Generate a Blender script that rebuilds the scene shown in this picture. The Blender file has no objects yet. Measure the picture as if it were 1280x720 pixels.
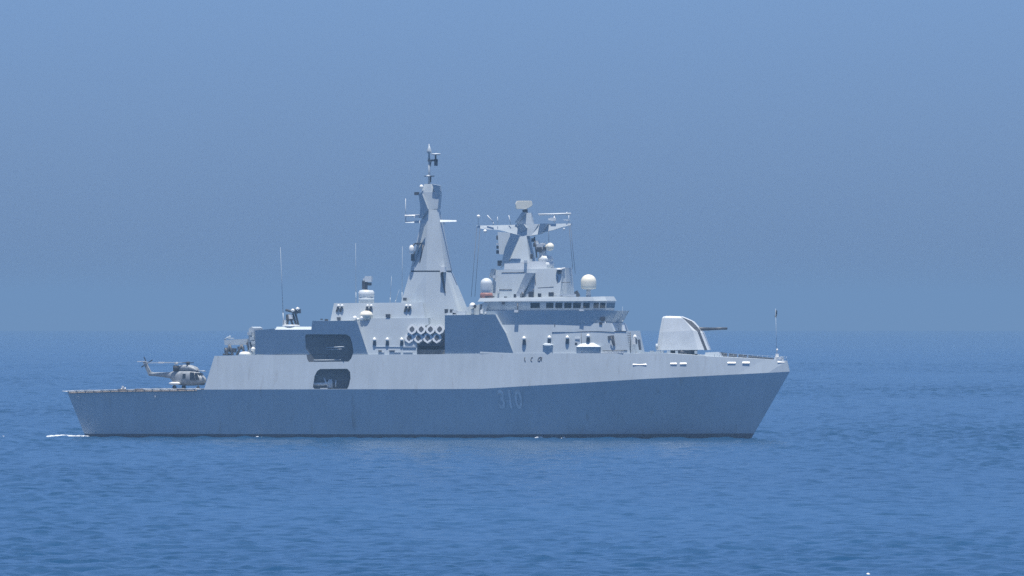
import bpy, bmesh, math, random
import numpy as np
from mathutils import Vector, Matrix
R = math.radians
random.seed(7)
S = bpy.context.scene
COL = S.collection

# ------------------------------------------------------------------ camera, world, sun, exposure
D, KPX, CAMH, YAW = 2000.0, 0.131, 22.2, R(12)      # distance, metres per photo pixel at the ship, eye height, heading
CX = (640 - 534) * KPX
ZC = (547 - 360) * KPX
cam = bpy.data.objects.new('camera', bpy.data.cameras.new('camera'))
COL.objects.link(cam)
cam.location = (CX, -D, CAMH)
cam.rotation_euler = (R(90) + math.atan((ZC - CAMH) / D), 0, 0)
cam.data.sensor_width = 36
cam.data.lens = 36 * D / (1280 * KPX)
cam.data.clip_start, cam.data.clip_end = 1, 120000
S.camera = cam

SUN_EL = R(81)
_a = R(10)                                            # sun swings from the starboard beam towards the bow
_l = Vector((math.sin(_a) * math.cos(SUN_EL), -math.cos(_a) * math.cos(SUN_EL), math.sin(SUN_EL)))
SUNDIR = Matrix.Rotation(-YAW, 3, 'Z') @ _l
W = bpy.data.worlds.new('World'); S.world = W; W.use_nodes = True
nt = W.node_tree; bg = nt.nodes['Background']
sky = nt.nodes.new('ShaderNodeTexSky'); sky.sky_type = 'NISHITA'; sky.sun_disc = False
sky.sun_elevation = SUN_EL
sky.sun_rotation = math.atan2(SUNDIR.x, SUNDIR.y)
sky.air_density, sky.dust_density, sky.ozone_density = 1.0, 0.6, 4.0
# humid blue air low over the sea: the sky's lowest degrees are tinted, the zenith is left alone
_tc = nt.nodes.new('ShaderNodeTexCoord'); _sx = nt.nodes.new('ShaderNodeSeparateXYZ'); nt.links.new(_tc.outputs['Generated'], _sx.inputs[0])
_cr = nt.nodes.new('ShaderNodeValToRGB'); nt.links.new(_sx.outputs['Z'], _cr.inputs[0])
_cr.color_ramp.elements[0].position = .02; _cr.color_ramp.elements[0].color = (.298, .478, .985, 1)
_cr.color_ramp.elements[1].position = .35; _cr.color_ramp.elements[1].color = (.8, .9, 1, 1)
_mx = nt.nodes.new('ShaderNodeMix'); _mx.data_type = 'RGBA'; _mx.blend_type = 'MULTIPLY'; _mx.inputs[0].default_value = 1
nt.links.new(sky.outputs[0], _mx.inputs[6]); nt.links.new(_cr.outputs[0], _mx.inputs[7]); nt.links.new(_mx.outputs[2], bg.inputs[0])
bg.inputs[1].default_value = 0.093
sun = bpy.data.objects.new('sun', bpy.data.lights.new('sun', 'SUN')); COL.objects.link(sun)
sun.data.energy = 4.8; sun.data.angle = R(0.53); sun.data.color = (1, .96, .88)
sun.rotation_euler = (-SUNDIR).to_track_quat('-Z', 'Y').to_euler()
sun.location = (0, 0, 400)
S.view_settings.view_transform = 'Standard'; S.view_settings.look = 'None'
S.view_settings.exposure = 0.55; S.view_settings.gamma = 1.0
S.view_settings.use_curve_mapping = False
S.cycles.use_denoising = False
S.cycles.max_bounces = 5; S.cycles.volume_bounces = 0
HAZE_DENSITY, HAZE_COLOR = 1.1e-4, (0.245, 0.415, 0.63)

# ------------------------------------------------------------------ materials
def mat(name, col, rough=.5, var=.08, scale=.6, streak=0.0, metal=0.0, stain=None, bump=0.0):
    m = bpy.data.materials.new(name); m.use_nodes = True
    t = m.node_tree; n = t.nodes; l = t.links; p = n['Principled BSDF']
    p.inputs['Roughness'].default_value = rough; p.inputs['Metallic'].default_value = metal
    tc = n.new('ShaderNodeTexCoord')
    def noise(sc, vec, det=4):
        mp = n.new('ShaderNodeMapping'); mp.inputs['Scale'].default_value = vec
        l.new(tc.outputs['Object'], mp.inputs[0])
        x = n.new('ShaderNodeTexNoise'); x.inputs['Scale'].default_value = sc; x.inputs['Detail'].default_value = det
        l.new(mp.outputs[0], x.inputs['Vector']); return x.outputs['Fac']
    def rng(s, a, b, c, d):
        x = n.new('ShaderNodeMapRange'); l.new(s, x.inputs[0])
        for i, v in enumerate((a, b, c, d)): x.inputs[i + 1].default_value = v
        return x.outputs[0]
    def mul(a, b):
        x = n.new('ShaderNodeMath'); x.operation = 'MULTIPLY'; l.new(a, x.inputs[0]); l.new(b, x.inputs[1]); return x.outputs[0]
    f = rng(noise(scale, (1, 1, 1)), .3, .7, 1 - var, 1 + var)
    if streak:
        f = mul(f, rng(noise(1.0, (1.3, 1.3, .07), 6), .35, .75, 1 + streak * .3, 1 - streak))
    mx = n.new('ShaderNodeMix'); mx.data_type = 'RGBA'; mx.blend_type = 'MULTIPLY'; mx.inputs[0].default_value = 1
    mx.inputs[6].default_value = (*col, 1)
    l.new(f, mx.inputs[7]); out = mx.outputs[2]
    if stain:
        sm = n.new('ShaderNodeMix'); sm.data_type = 'RGBA'; sm.inputs[7].default_value = (*stain, 1)
        l.new(rng(noise(1.0, (.8, .8, .12), 8), .62, .78, 0, .55), sm.inputs[0]); l.new(out, sm.inputs[6]); out = sm.outputs[2]
    l.new(out, p.inputs['Base Color'])
    if bump:
        b = n.new('ShaderNodeBump'); b.inputs['Strength'].default_value = bump; b.inputs['Distance'].default_value = .05
        l.new(noise(scale * 3, (1, 1, 1)), b.inputs['Height']); l.new(b.outputs[0], p.inputs['Normal'])
    return m
GREY = mat('haze_grey_paint', (.41, .46, .50), .5, .05, .25, .05, bump=.15)
HULLP = mat('hull_grey_paint', (.42, .47, .51), .5, .06, .12, .07, stain=(.22, .20, .18), bump=.15)
LITE = mat('pale_grey_paint', (.56, .59, .61), .45, .05, .8)
WHITE = mat('white_paint', (.8, .79, .76), .4, .04, 1.0)
RADOME = mat('warm_white_radome', (.80, .75, .62), .35, .03, .6)
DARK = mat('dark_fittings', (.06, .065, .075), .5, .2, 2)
BOOT = mat('boot_top_paint', (.10, .095, .11), .6, .25, .3, .2)
DECK = mat('deck_paint', (.13, .135, .14), .8, .15, .5)
HELI = mat('helicopter_grey_paint', (.27, .29, .31), .5, .3, 1.6)
BAY_SHADE = mat('bay_shade_grey', (.13, .135, .14), .6, .15, .6)  # shade inside the bays and bulwark recesses, put into the base colour
GLASS = mat('bridge_glass', (.02, .025, .03), .08, .1, 1)
NUMP = mat('hull_number_paint', (.64, .65, .66), .5, .2, 1.5)
BRASS = mat('tan_net', (.33, .27, .22), .8, .2, 2)
RUBBER = mat('black_rubber', (.03, .03, .033), .7, .2, 2)
ORANGE = mat('faded_red_band', (.30, .14, .12), .6, .2, 2)

# ------------------------------------------------------------------ helpers
def P(px, py, y=0.0):
    """photo pixel + distance off the ship's centreline (starboard negative) -> point in the ship's own frame"""
    c, s = math.cos(YAW), math.sin(YAW)
    q = (px - 640) * KPX
    x = (CX + q * (1 + y * c / D) - y * s) / (c + q * s / D)
    f = 1 + (-x * s + y * c) / D
    return Vector((x, y, CAMH + ((ZC - CAMH) + (360 - py) * KPX) * f))

def TAPER(px):
    for (a, u), (b, v) in zip(TP, TP[1:]):
        if px <= b: return u + (v - u) * max(0, (px - a) / (b - a))
    return TP[-1][1]
TP = [(640, 1.0), (690, .975), (740, .925), (790, .84)]
class MB:
    def __init__(self): self.v = []; self.f = []; self.mi = []; self.sm = []; self.cut = []
    def add(self, vs, fs, mi=0, smooth=False):
        o = len(self.v); self.v += [tuple(x) for x in vs]; self.cut.append(len(self.f))
        for f in fs:
            self.f.append(tuple(i + o for i in f)); self.mi.append(mi); self.sm.append(smooth)
    def loft(self, rings, cap=True, mi=0, smooth=False, close=True):
        n = len(rings[0]); vs = [p for r in rings for p in r]; fs = []
        for a in range(len(rings) - 1):
            for i in range(n if close else n - 1):
                j = (i + 1) % n
                fs.append((a * n + i, a * n + j, (a + 1) * n + j, (a + 1) * n + i))
        self.add(vs, fs, mi, smooth)
        if cap:
            o = len(self.v) - len(vs)
            self.f.append(tuple(o + i for i in range(n))[::-1]); self.mi.append(mi); self.sm.append(False)
            self.f.append(tuple(o + (len(rings) - 1) * n + i for i in range(n))); self.mi.append(mi); self.sm.append(False)
    def box(self, c, s, rot=None, mi=0):
        vs = []
        for z in (-1, 1):
            for x, y in ((-1, -1), (1, -1), (1, 1), (-1, 1)):
                p = Vector((x * s[0] / 2, y * s[1] / 2, z * s[2] / 2))
                if rot: p = rot @ p
                vs.append(p + Vector(c))
        self.loft([vs[:4], vs[4:]], mi=mi)
    def tube(self, a, b, r0, r1=None, n=8, smooth=True):
        a, b = Vector(a), Vector(b); r1 = r0 if r1 is None else r1
        d = (b - a).normalized(); u = d.orthogonal().normalized(); w = d.cross(u)
        rg = lambda p, r: [p + (u * math.cos(t) + w * math.sin(t)) * r for t in [i * 2 * math.pi / n for i in range(n)]]
        self.loft([rg(a, r0), rg(b, r1)], smooth=smooth)
    def path(self, pts, r, n=6):
        for a, b in zip(pts, pts[1:]): self.tube(a, b, r, r, n)
    def lathe(self, c, prof, n=24, axis=None):
        """prof: (radius, height) pairs from bottom to top about a vertical axis (or axis) through c"""
        c = Vector(c); q = Vector((0, 0, 1)).rotation_difference(Vector(axis or (0, 0, 1)).normalized())
        rings = [[c + q @ Vector((r * math.cos(t), r * math.sin(t), h)) for t in [i * 2 * math.pi / n for i in range(n)]] for r, h in prof]
        self.loft(rings, smooth=True)
    def plate(self, pts, depth):
        """outline facing starboard, thickened inboard by depth metres"""
        pts = [Vector(p) for p in pts]; self.loft([pts, [p + Vector((0, depth, 0)) for p in pts]])
    def slab(self, pts, yb, yt, taper=False):
        """symmetrical block: starboard outline in photo pixels, half breadth yb at its lowest and yt at its highest pixel"""
        ys = [p[1] for p in pts]; lo, hi = max(ys), min(ys)
        st, pt = [], []
        for p in pts:
            hb = p[2] if len(p) > 2 else yb + (yt - yb) * (lo - p[1]) / max(1e-6, lo - hi)
            if taper: hb *= TAPER(p[0])
            a = P(p[0], p[1], -hb); st.append(a); pt.append(Vector((a.x, -a.y, a.z)))
        self.loft([st, pt])
    def each(self, name, m, parent=None):
        """every shape collected here becomes an object of its own"""
        bounds = self.cut + [len(self.f)]
        for f0, f1 in zip(bounds, bounds[1:]):
            q = MB(); fs = self.f[f0:f1]; ids = sorted({i for f in fs for i in f}); mp = {a: k for k, a in enumerate(ids)}
            q.v = [self.v[i] for i in ids]; q.f = [tuple(mp[i] for i in f) for f in fs]; q.mi = self.mi[f0:f1]; q.sm = self.sm[f0:f1]
            q.build(name, m, parent)
    def build(self, name, m, parent=None, bevel=0.0):
        me = bpy.data.meshes.new(name); me.from_pydata(self.v, [], self.f)
        for x in (m if isinstance(m, (list, tuple)) else [m]): me.materials.append(x)
        me.polygons.foreach_set('material_index', self.mi); me.polygons.foreach_set('use_smooth', self.sm)
        bm = bmesh.new(); bm.from_mesh(me)
        bmesh.ops.recalc_face_normals(bm, faces=bm.faces)
        ng = [f for f in bm.faces if len(f.verts) > 4]
        if ng: bmesh.ops.triangulate(bm, faces=ng)
        if bevel: 
            eds = [e for e in bm.edges if len(e.link_faces) == 2 and e.calc_face_angle(0) > .5]
            bmesh.ops.bevel(bm, geom=eds, offset=bevel, segments=2, affect='EDGES', clamp_overlap=True)
        bm.to_mesh(me); bm.free()
        o = bpy.data.objects.new(name, me); COL.objects.link(o)
        if parent: o.parent = parent
        return o
def tag(o, label=None, cat=None, group=None, kind=None):
    for k, v in (('label', label), ('category', cat), ('group', group), ('kind', kind)):
        if v: o[k] = v
    return o
def empty(name, loc, rz=0):
    o = bpy.data.objects.new(name, None); COL.objects.link(o); o.location = loc; o.rotation_euler = (0, 0, rz); return o
def ship_to_world(p): return Matrix.Rotation(-YAW, 3, 'Z') @ Vector(p)
def dupe(o, parent, loc):
    c = o.copy(); COL.objects.link(c); c.parent = parent; c.location = loc
    for ch in o.children:
        g = ch.copy(); COL.objects.link(g); g.parent = c
    return c

# ------------------------------------------------------------------ sea, haze
RE = 6.371e6
def build_sea():
    rng = np.random.default_rng(3)
    # swell and chop in a fan that starts at the shore below the viewer and opens towards the ship
    nr, nc = 2500, 560
    d = 700 * np.exp(np.linspace(0, math.log(9.0), nr)); a = np.linspace(-R(4.2), R(4.2), nc)
    dd, aa = np.meshgrid(d, a, indexing='ij')
    x = (CX + dd * np.sin(aa)).ravel(); y = (-D + dd * np.cos(aa)).ravel()
    h = np.zeros_like(x)
    fade = np.clip((R(4.2) - np.abs(aa.ravel())) / R(.5), 0, 1) * np.clip((dd.ravel() - 700) / 60, 0, 1) * np.clip((6300 - dd.ravel()) / 1500, 0, 1)
    for i in range(80):
        lam = 1.5 * (8.5 / 1.5) ** rng.random(); k = 2 * math.pi / lam
        th = rng.normal(R(-62), R(48)); ph = rng.random() * 6.283
        amp = .0051 * lam ** .85
        s = np.sin(k * (x * math.cos(th) + y * math.sin(th)) + ph)
        h += amp * (np.exp(.8 * s) - 1.167)
    # gusts: calmer and rougher patches
    g = np.zeros_like(x)
    for i in range(14):
        lam = rng.uniform(60, 500); th = rng.random() * 6.283
        g += np.sin(2 * math.pi / lam * (x * math.cos(th) + .35 * y * math.sin(th)) + rng.random() * 6.283)
    h *= fade * np.clip(1 + .09 * g, .7, 1.5)
    z = h - (x * x + y * y) / (2 * RE)
    V = np.stack([x, y, z], 1)
    idx = np.arange(nr * nc).reshape(nr, nc)
    F = np.stack([idx[:-1, :-1], idx[:-1, 1:], idx[1:, 1:], idx[1:, :-1]], -1).reshape(-1, 4)
    # the rest of the sea, following the curve of the earth out past the horizon
    rr = np.concatenate([[0], np.geomspace(60, 40000, 150)]); na = 360
    ta = np.linspace(0, 2 * math.pi, na, endpoint=False)
    r2, t2 = np.meshgrid(rr, ta, indexing='ij')
    x2 = (r2 * np.cos(t2)).ravel(); y2 = (r2 * np.sin(t2)).ravel(); r2 = r2.ravel()
    z2 = -r2 * r2 / (2 * RE) - np.where((y2 < 5500) & (y2 > -1400), .9, .05)
    V2 = np.stack([x2, y2, z2], 1)
    i2 = np.arange(len(rr) * na).reshape(len(rr), na) + len(V); j2 = np.roll(i2, -1, 1)
    F2 = np.stack([i2[:-1], j2[:-1], j2[1:], i2[1:]], -1).reshape(-1, 4)
    V = np.concatenate([V, V2]); F = np.concatenate([F, F2])
    me = bpy.data.meshes.new('sea')
    me.vertices.add(len(V)); me.vertices.foreach_set('co', V.astype(np.float32).ravel())
    me.loops.add(len(F) * 4); me.loops.foreach_set('vertex_index', F.astype(np.int32).ravel())
    me.polygons.add(len(F)); me.polygons.foreach_set('loop_start', (np.arange(len(F)) * 4).astype(np.int32))
    me.polygons.foreach_set('use_smooth', np.ones(len(F), bool))
    me.update(calc_edges=True)
    m = bpy.data.materials.new('sea_water'); m.use_nodes = True
    t = m.node_tree; n = t.nodes; l = t.links; p = n['Principled BSDF']
    p.inputs['Roughness'].default_value = .22; p.inputs['IOR'].default_value = 1.33
    tc = n.new('ShaderNodeTexCoord')
    def noise(scale, det, vec=(1, 1, 1)):
        mp = n.new('ShaderNodeMapping'); mp.inputs['Scale'].default_value = vec; mp.inputs['Rotation'].default_value = (0, 0, .35)
        l.new(tc.outputs['Object'], mp.inputs[0])
        x = n.new('ShaderNodeTexNoise'); x.inputs['Scale'].default_value = scale; x.inputs['Detail'].default_value = det
        l.new(mp.outputs[0], x.inputs['Vector']); return x.outputs['Fac']
    cr = n.new('ShaderNodeValToRGB'); l.new(noise(.004, 5), cr.inputs[0])
    cr.color_ramp.elements[0].position, cr.color_ramp.elements[1].position = .35, .65
    cr.color_ramp.elements[0].color = (.004, .039, .100, 1); cr.color_ramp.elements[1].color = (.006, .047, .116, 1)
    l.new(cr.outputs[0], p.inputs['Base Color'])
    b = n.new('ShaderNodeBump'); b.inputs['Strength'].default_value = .5; b.inputs['Distance'].default_value = .12
    l.new(noise(1.1, 3, (1, .6, 1)), b.inputs['Height']); l.new(b.outputs[0], p.inputs['Normal'])
    me.materials.append(m)
    o = bpy.data.objects.new('sea', me); COL.objects.link(o); tag(o, kind='structure')
    return o
build_sea()
hz = MB(); hz.box((0, 0, -50), (90000, 90000, 216))
HZM = bpy.data.materials.new('sea_haze'); HZM.use_nodes = True
_t = HZM.node_tree; _t.nodes.clear()
_o = _t.nodes.new('ShaderNodeOutputMaterial'); _v = _t.nodes.new('ShaderNodeVolumePrincipled')
_v.inputs['Density'].default_value = HAZE_DENSITY; _v.inputs['Color'].default_value = (*HAZE_COLOR, 1)
_v.inputs['Anisotropy'].default_value = 0.0
_t.links.new(_v.outputs[0], _o.inputs['Volume'])
hzo = MB(); hzo.box((0, 0, -46.5), (80000, 80000, 193)); 
hzo = hzo.build('haze', HZM); tag(hzo, kind='stuff')

# ------------------------------------------------------------------ the frigate
SHIP = empty('frigate', (0, 0, 0), -YAW)
tag(SHIP, 'long grey naval frigate with two angular masts and hull number 310 on blue sea', 'warship')

def lerp(tab, x):
    for (a, *va), (b, *vb) in zip(tab, tab[1:]):
        if x <= b: 
            t = max(0, (x - a) / (b - a)); return [p + (q - p) * t for p, q in zip(va, vb)]
    return list(tab[-1][1:])
# knuckle: pixel, pixel height, half breadth; waterline pixel, half breadth
KN = [(84, 490, 7.0, 107, 5.6), (150, 488, 7.6, 165, 6.2), (255, 487, 8.1, 262, 6.6), (400, 486.6, 8.3, 402, 6.7), (560, 486.3, 8.3, 556, 6.6),
      (602, 486, 8.25, 596, 6.4), (650, 483, 8.2, 640, 6.1), (720, 479, 7.95, 704, 5.4), (800, 474, 7.05, 778, 4.0), (860, 471, 5.6, 832, 2.7),
      (920, 468, 3.5, 885, 1.3), (960, 466, 1.75, 917, .5), (987, 464.5, .12, 939, .08)]
def kn(px): return lerp([(a, b, c) for a, b, c, _, _ in KN], px)
mb = MB(); rings = []
for a, b, c, wp, wb in KN:
    k = P(a, b, -c); w = P(wp, 547, -wb); w.z = 0
    bt = w.lerp(k, .075); un = w + (w - k) * .35
    side = [k, bt, w, un]
    rings.append(side + [Vector((q.x, -q.y, q.z)) for q in reversed(side)])
for i, (r0, r1) in enumerate(zip(rings, rings[1:])):
    for j in range(7):
        mb.add([r0[j], r0[j + 1], r1[j + 1], r1[j]], [(0, 1, 2, 3)], 1 if j in (1, 2, 3, 4, 5) else 0)
    mb.add([r0[0], r1[0], r1[7], r0[7]], [(0, 1, 2, 3)], 2)
mb.add(rings[0], [tuple(range(8))]); mb.add(rings[-1], [tuple(range(8))[::-1]])
hull = mb.build('hull', [HULLP, BOOT, DECK], SHIP)
bm = bmesh.new(); bm.from_mesh(hull.data); bmesh.ops.remove_doubles(bm, verts=bm.verts, dist=.001)
bmesh.ops.recalc_face_normals(bm, faces=bm.faces); bm.to_mesh(hull.data); bm.free()

# topside: the light band that leans inboard, hull knuckle up to the weather deck
TS = [(255, 268, 445), (320, 322, 443.6), (400, 400, 443.4), (460, 460, 443.2), (560, 560, 442.7), (602, 602, 442.2), (650, 650, 441.6), (720, 720, 441.6),
      (800, 799, 441.6), (832, 831, 441.3), (862, 861, 443.3), (890, 889, 445.6), (920, 919, 447), (960, 957, 449), (987, 984, 451)]
def ts_hb(kpx, py): 
    kpy, khb = kn(kpx); return max(.1, khb - (kpy - py) * KPX * .15)
mb = MB(); rings = []
for kp, tp, ty in TS:
    ky, kb = kn(kp)
    a = P(kp, ky, -kb); b = P(tp, ty, -ts_hb(kp, ty))
    rings.append([a, b, Vector((b.x, -b.y, b.z)), Vector((a.x, -a.y, a.z))])
mb.loft(rings); topside = mb.build('topside', HULLP, SHIP)
def ts_point(px, py, out=.0):
    ky, kb = kn(px); return P(px, py, -(kb - (ky - py) * KPX * .15) - out)
bm = bmesh.new(); bm.from_mesh(topside.data); bm.verts.ensure_lookup_table(); bm.to_mesh(topside.data); bm.free()

# blocks of the superstructure (starboard outlines in photo pixels)
mb = MB(); mb.slab([(319, 443.2), (319, 413), (343, 410.7), (344, 412), (389, 412), (390.5, 401), (446, 401), (460, 443)], 7.3, 8.1)
hangar = mb.build('hangar', GREY, SHIP)
mb = MB(); mb.slab([(344, 412.5), (346, 408.5), (391, 408.5), (391, 412.5)], 7.7, 7.0); mb.build('coaming', GREY, SHIP)
mb = MB(); mb.slab([(444, 443.1), (444, 398), (535, 397.3), (535, 406), (521, 410), (521, 443.1)], 7.25, 6.1)
mid = mb.build('midship_house', GREY, SHIP)
mb = MB(); mb.slab([(413, 401), (417.5, 379), (528, 378), (532, 400)], 5.8, 5.1)
uph = mb.build('upper_house', GREY, SHIP)
mb = MB(); mb.slab([(556, 442.8), (556, 394), (619, 393), (626, 406), (632, 416), (642, 442)], 7.3, 8.25)
bul = mb.build('midship_bulwark', GREY, SHIP)
mb = MB(); mb.slab([(519, 442.8), (519, 437), (558, 437), (558, 442.8)], 6.6, 6.6); mb.build('launcher_deck', DECK, SHIP)
mb = MB(); mb.slab([(522, 442), (522, 414), (560, 414), (560, 442)], 3.2, 3.2); mb.build('launcher_bulkhead', GREY, SHIP)
# forward houses
mb = MB(); mb.slab([(600, 442), (600, 405.5), (690, 404.6), (764, 403.8), (768, 415), (690, 415), (690, 442)], 7.42, 6.52, True)
fw1 = mb.build('forward_house', LITE if False else GREY, SHIP)
mb = MB(); mb.slab([(686, 441.8), (686, 414.5), (740, 414), (783, 413.6), (787.5, 441.8), (740, 441.8)], 7.25, 6.65, True)
fw2 = mb.build('gun_deck_house', GREY, SHIP)
# bridge: outward leaning bulwark, window band, roof
def ring(pts, mirror=True):
    st = [P(*p) for p in pts]; return st + [Vector((q.x, -q.y, q.z)) for q in reversed(st)]
mb = MB(); mb.loft([ring([(606, 406, -6.56), (690, 404.9, -6.4), (735, 404.5, -6.1), (764, 404.3, -4.5)]), ring([(600, 388.5, -6.92), (690, 388.4, -6.76), (738, 388.3, -6.46), (772, 388.3, -4.9)])])
wing = mb.build('bridge_wing', GREY, SHIP)
BW0 = [(606, 389, -5.8), (740, 389, -5.5), (757.5, 389, -3.3)]; BW1 = [(605, 376.5, -6.2), (741, 376, -5.85), (758.5, 376, -3.6)]
mb = MB(); mb.loft([ring(BW0), ring(BW1)]); bridge = mb.build('bridge', GREY, SHIP)
mb = MB(); mb.loft([ring([(597, 377, -6.4), (743, 376.2, -6.0), (758.5, 376, -4.0)]), ring([(600, 372.5, -6.15), (741, 371, -5.78), (756, 370.5, -3.75)])])
mb.build('roof', GREY, bridge)
def bpt(a, b, u, v, out=.03):
    """a point on the bridge side between outline corners a and b"""
    p = P(*BW0[a]).lerp(P(*BW0[b]), u); q = P(*BW1[a]).lerp(P(*BW1[b]), u); w = p.lerp(q, v)
    nrm = (P(*BW0[b]) - P(*BW0[a])).cross(P(*BW1[a]) - P(*BW0[a])).normalized()
    if nrm.y > 0: nrm = -nrm
    return w + nrm * out
def window(a, b, u0, u1, v0=.30, v1=.82):
    m = MB(); f = [bpt(a, b, u, v, .02) for u, v in ((u0, v0), (u1, v0), (u1, v1), (u0, v1))]
    g = [bpt(a, b, u, v, -.1) for u, v in ((u0, v0), (u1, v0), (u1, v1), (u0, v1))]
    m.loft([f, g]); m.build('window', GLASS, bridge)
for p0, p1 in ((663.5, 675), (683, 692), (694.5, 703), (705.5, 714.5), (716.5, 726), (729, 737)):
    window(0, 1, (p0 - 606) / 134.5, (p1 - 606) / 134.5)
window(1, 2, .08, .44); window(1, 2, .54, .92)
c0, c1 = P(*BW0[2]), P(*BW1[2])                       # panes across the bridge front
for t0, t1 in ((-.95, -.52), (-.46, -.03), (.03, .46), (.52, .95)):
    m = MB(); q = [Vector((c0.lerp(c1, v).x + o, c0.lerp(c1, v).y * -t, c0.lerp(c1, v).z)) for o in (.03, -.1) for t, v in ((t0, .3), (t1, .3), (t1, .82), (t0, .82))]
    m.loft([q[:4], q[4:]]); m.build('window', GLASS, bridge)

# boat bays cut into the side
def cut(o, cutters):
    for c in cutters:
        md = o.modifiers.new('cut', 'BOOLEAN'); md.operation = 'DIFFERENCE'; md.solver = 'EXACT'; md.object = c; md.material_mode = 'TRANSFER'
    dg = bpy.context.evaluated_depsgraph_get(); me = bpy.data.meshes.new_from_object(o.evaluated_get(dg))
    o.modifiers.clear(); old = o.data; o.data = me; bpy.data.meshes.remove(old)
def cutter(pts, y0=-9.5, y1=-3.4):
    m = MB(); m.loft([[P(px, py, y0) for px, py in pts], [Vector((P(px, py, y0).x, y1, P(px, py, y0).z)) for px, py in pts]])
    return m.build('cutter', BAY_SHADE)
ca = cutter([(370.5, 440), (369.5, 420), (371, 418), (420, 418), (424.5, 421), (427, 429), (428.5, 440), (426, 448), (422.5, 452), (374, 452.5), (372, 449)])
cb = cutter([(379, 484), (381, 470), (384, 464), (388, 461.3), (421, 461), (424.5, 465), (425, 473), (423, 482), (421, 486.2), (381, 486.2)])
cut(topside, [ca, cb]); cut(hangar, [ca])
for c in (ca, cb): bpy.data.objects.remove(c)

# masthouse, foremast
mb = MB()
mb.slab([(614, 373), (617, 337.5), (660, 336.5), (660, 373)], 3.7, 3.0)
mh = mb.build('mast_house', GREY, SHIP)
mb = MB(); mb.loft([ring([(646, 373, -3.0), (655, 373, -4.9), (700, 372, -4.9), (709, 371, -3.0)]), ring([(657, 336, -2.6), (668, 336, -3.8), (703, 335, -3.8), (707, 334.5, -2.4)])])
mb.build('mast_house_front', GREY, SHIP)
mb = MB(); mb.plate([P(643, 372.5, -4.4), P(651.5, 372, -4.8), P(667, 341, -5.5), P(657, 341, -5.2)], 2.4); mb.build('buttress', GREY, SHIP)
mb = MB(); mb.plate([P(611, 347.5, -3.4), P(615.5, 347.5, -3.4), P(618.5, 336, -3.8), P(614, 336, -3.8)], 1.2); mb.build('buttress', GREY, SHIP)
mb = MB(); mb.slab([(630, 337), (631, 327), (681, 326.5), (683, 336.5)], 3.0, 2.8); mb.build('mast_platform', LITE, SHIP)
fm = MB(); fm.loft([ring([(633, 327, -1.6), (637, 327, -2.6), (662, 327, -2.6), (664.5, 327, -1.4)]), ring([(649, 293, -.9), (650.5, 293, -1.3), (658, 293, -1.3), (659, 293, -.8)])])
foremast = fm.build('foremast', GREY, SHIP)
m = MB(); m.plate([P(625.5, 335, -2.75), P(635.5, 327, -2.9), P(650, 294, -3.55), P(639, 291.5, -3.6), P(631, 310, -3.25)], .5); m.build('mast_leg', GREY, foremast)
m = MB(); m.slab([(624, 318), (622, 290), (638, 291), (634, 318)], 2.1, 1.55); m.build('mast_trunk', GREY, foremast)
m = MB(); m.loft([ring([(650, 294.5, -.9), (651, 294.5, -1.32), (664, 295, -1.32), (665, 295, -.9)]), ring([(645, 280.5, -.6), (646, 280.5, -.95), (673, 280, -.95), (674, 280, -.6)])])
m.build('mast_head', GREY, foremast)
m = MB(); m.plate([P(651.5, 290.5, -1.28), P(658.5, 285, -1.5), P(654.5, 280.0, -1.7), P(646, 280.0, -1.7)], .9); m.build('mast_gusset', GREY, foremast)
m = MB(); m.plate([P(672, 293, -1.42), P(676.5, 292, -1.44), P(684.5, 279.5, -1.8), P(674.5, 279.5, -1.8)], 1.2); m.build('mast_gusset', GREY, foremast)
m = MB(); m.plate([P(596, 284.8, -.75), P(608, 286.6, -.85), P(624, 287.5, -1.0), P(638, 291, -1.2), P(651, 294.3, -1.42), P(652, 291, -1.25), P(645.5, 281, -.7), P(596, 282, -.55)], 1.2)
m.build('yard', GREY, foremast)
m = MB(); m.plate([P(664, 294.6, -1.40), P(672, 293, -1.32), P(679, 290.3, -1.18), P(692, 287.3, -1.0), P(701, 284.3, -.85), P(713.5, 281.3, -.7), P(713.5, 279.3, -.6), P(672, 280, -.7), P(668, 289, -1.1)], 1.2)
m.build('yard', GREY, foremast)
m = MB(); m.loft([ring([(646, 280, -.6), (648, 280, -.93), (664, 280, -.93), (666, 280, -.6)]), ring([(653, 266, -.4), (654.5, 266, -.55), (662.5, 266, -.55), (664, 266, -.4)])])
m.build('radar_pedestal', GREY, foremast)
m = MB(); m.plate([P(643.5, 278, -.96), P(647.5, 279.5, -.96), P(657, 265.5, -1.3), P(652, 265.5, -1.3)], 1.0); m.build('mast_gusset', GREY, foremast)
# 3D radar on top
rt = Matrix.Rotation(R(16), 3, 'Z')
def rbox(m, c, s, taper=.85, rot=rt):
    vs = []
    for z, k in ((-.5, taper), (.5, 1.0)):
        for x, y in ((-.5, -.5), (.5, -.5), (.5, .5), (-.5, .5)):
            vs.append(Vector(c) + rot @ Vector((x * s[0] * (k if z < 0 else .92), y * s[1] * (k if z < 0 else .92), z * s[2])))
    m.loft([vs[:4], vs[4:]])
m = MB(); c = P(654.5, 257, 0)
prof = [(-1.25, -.55), (-1.35, .25), (-1.1, .78), (1.25, .78), (1.42, .15), (1.3, -.1), (.35, -.6)]
m.loft([[c + rt @ Vector((x, -.8, z)) for x, z in prof], [c + rt @ Vector((x, .8, z)) for x, z in prof]])
m.build('surveillance_radar', RADOME, foremast, .05)
m = MB(); m.tube(P(656, 262, 0), P(657, 267, 0), .45, .4, 12); m.build('radar_neck', DARK, foremast)
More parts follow.
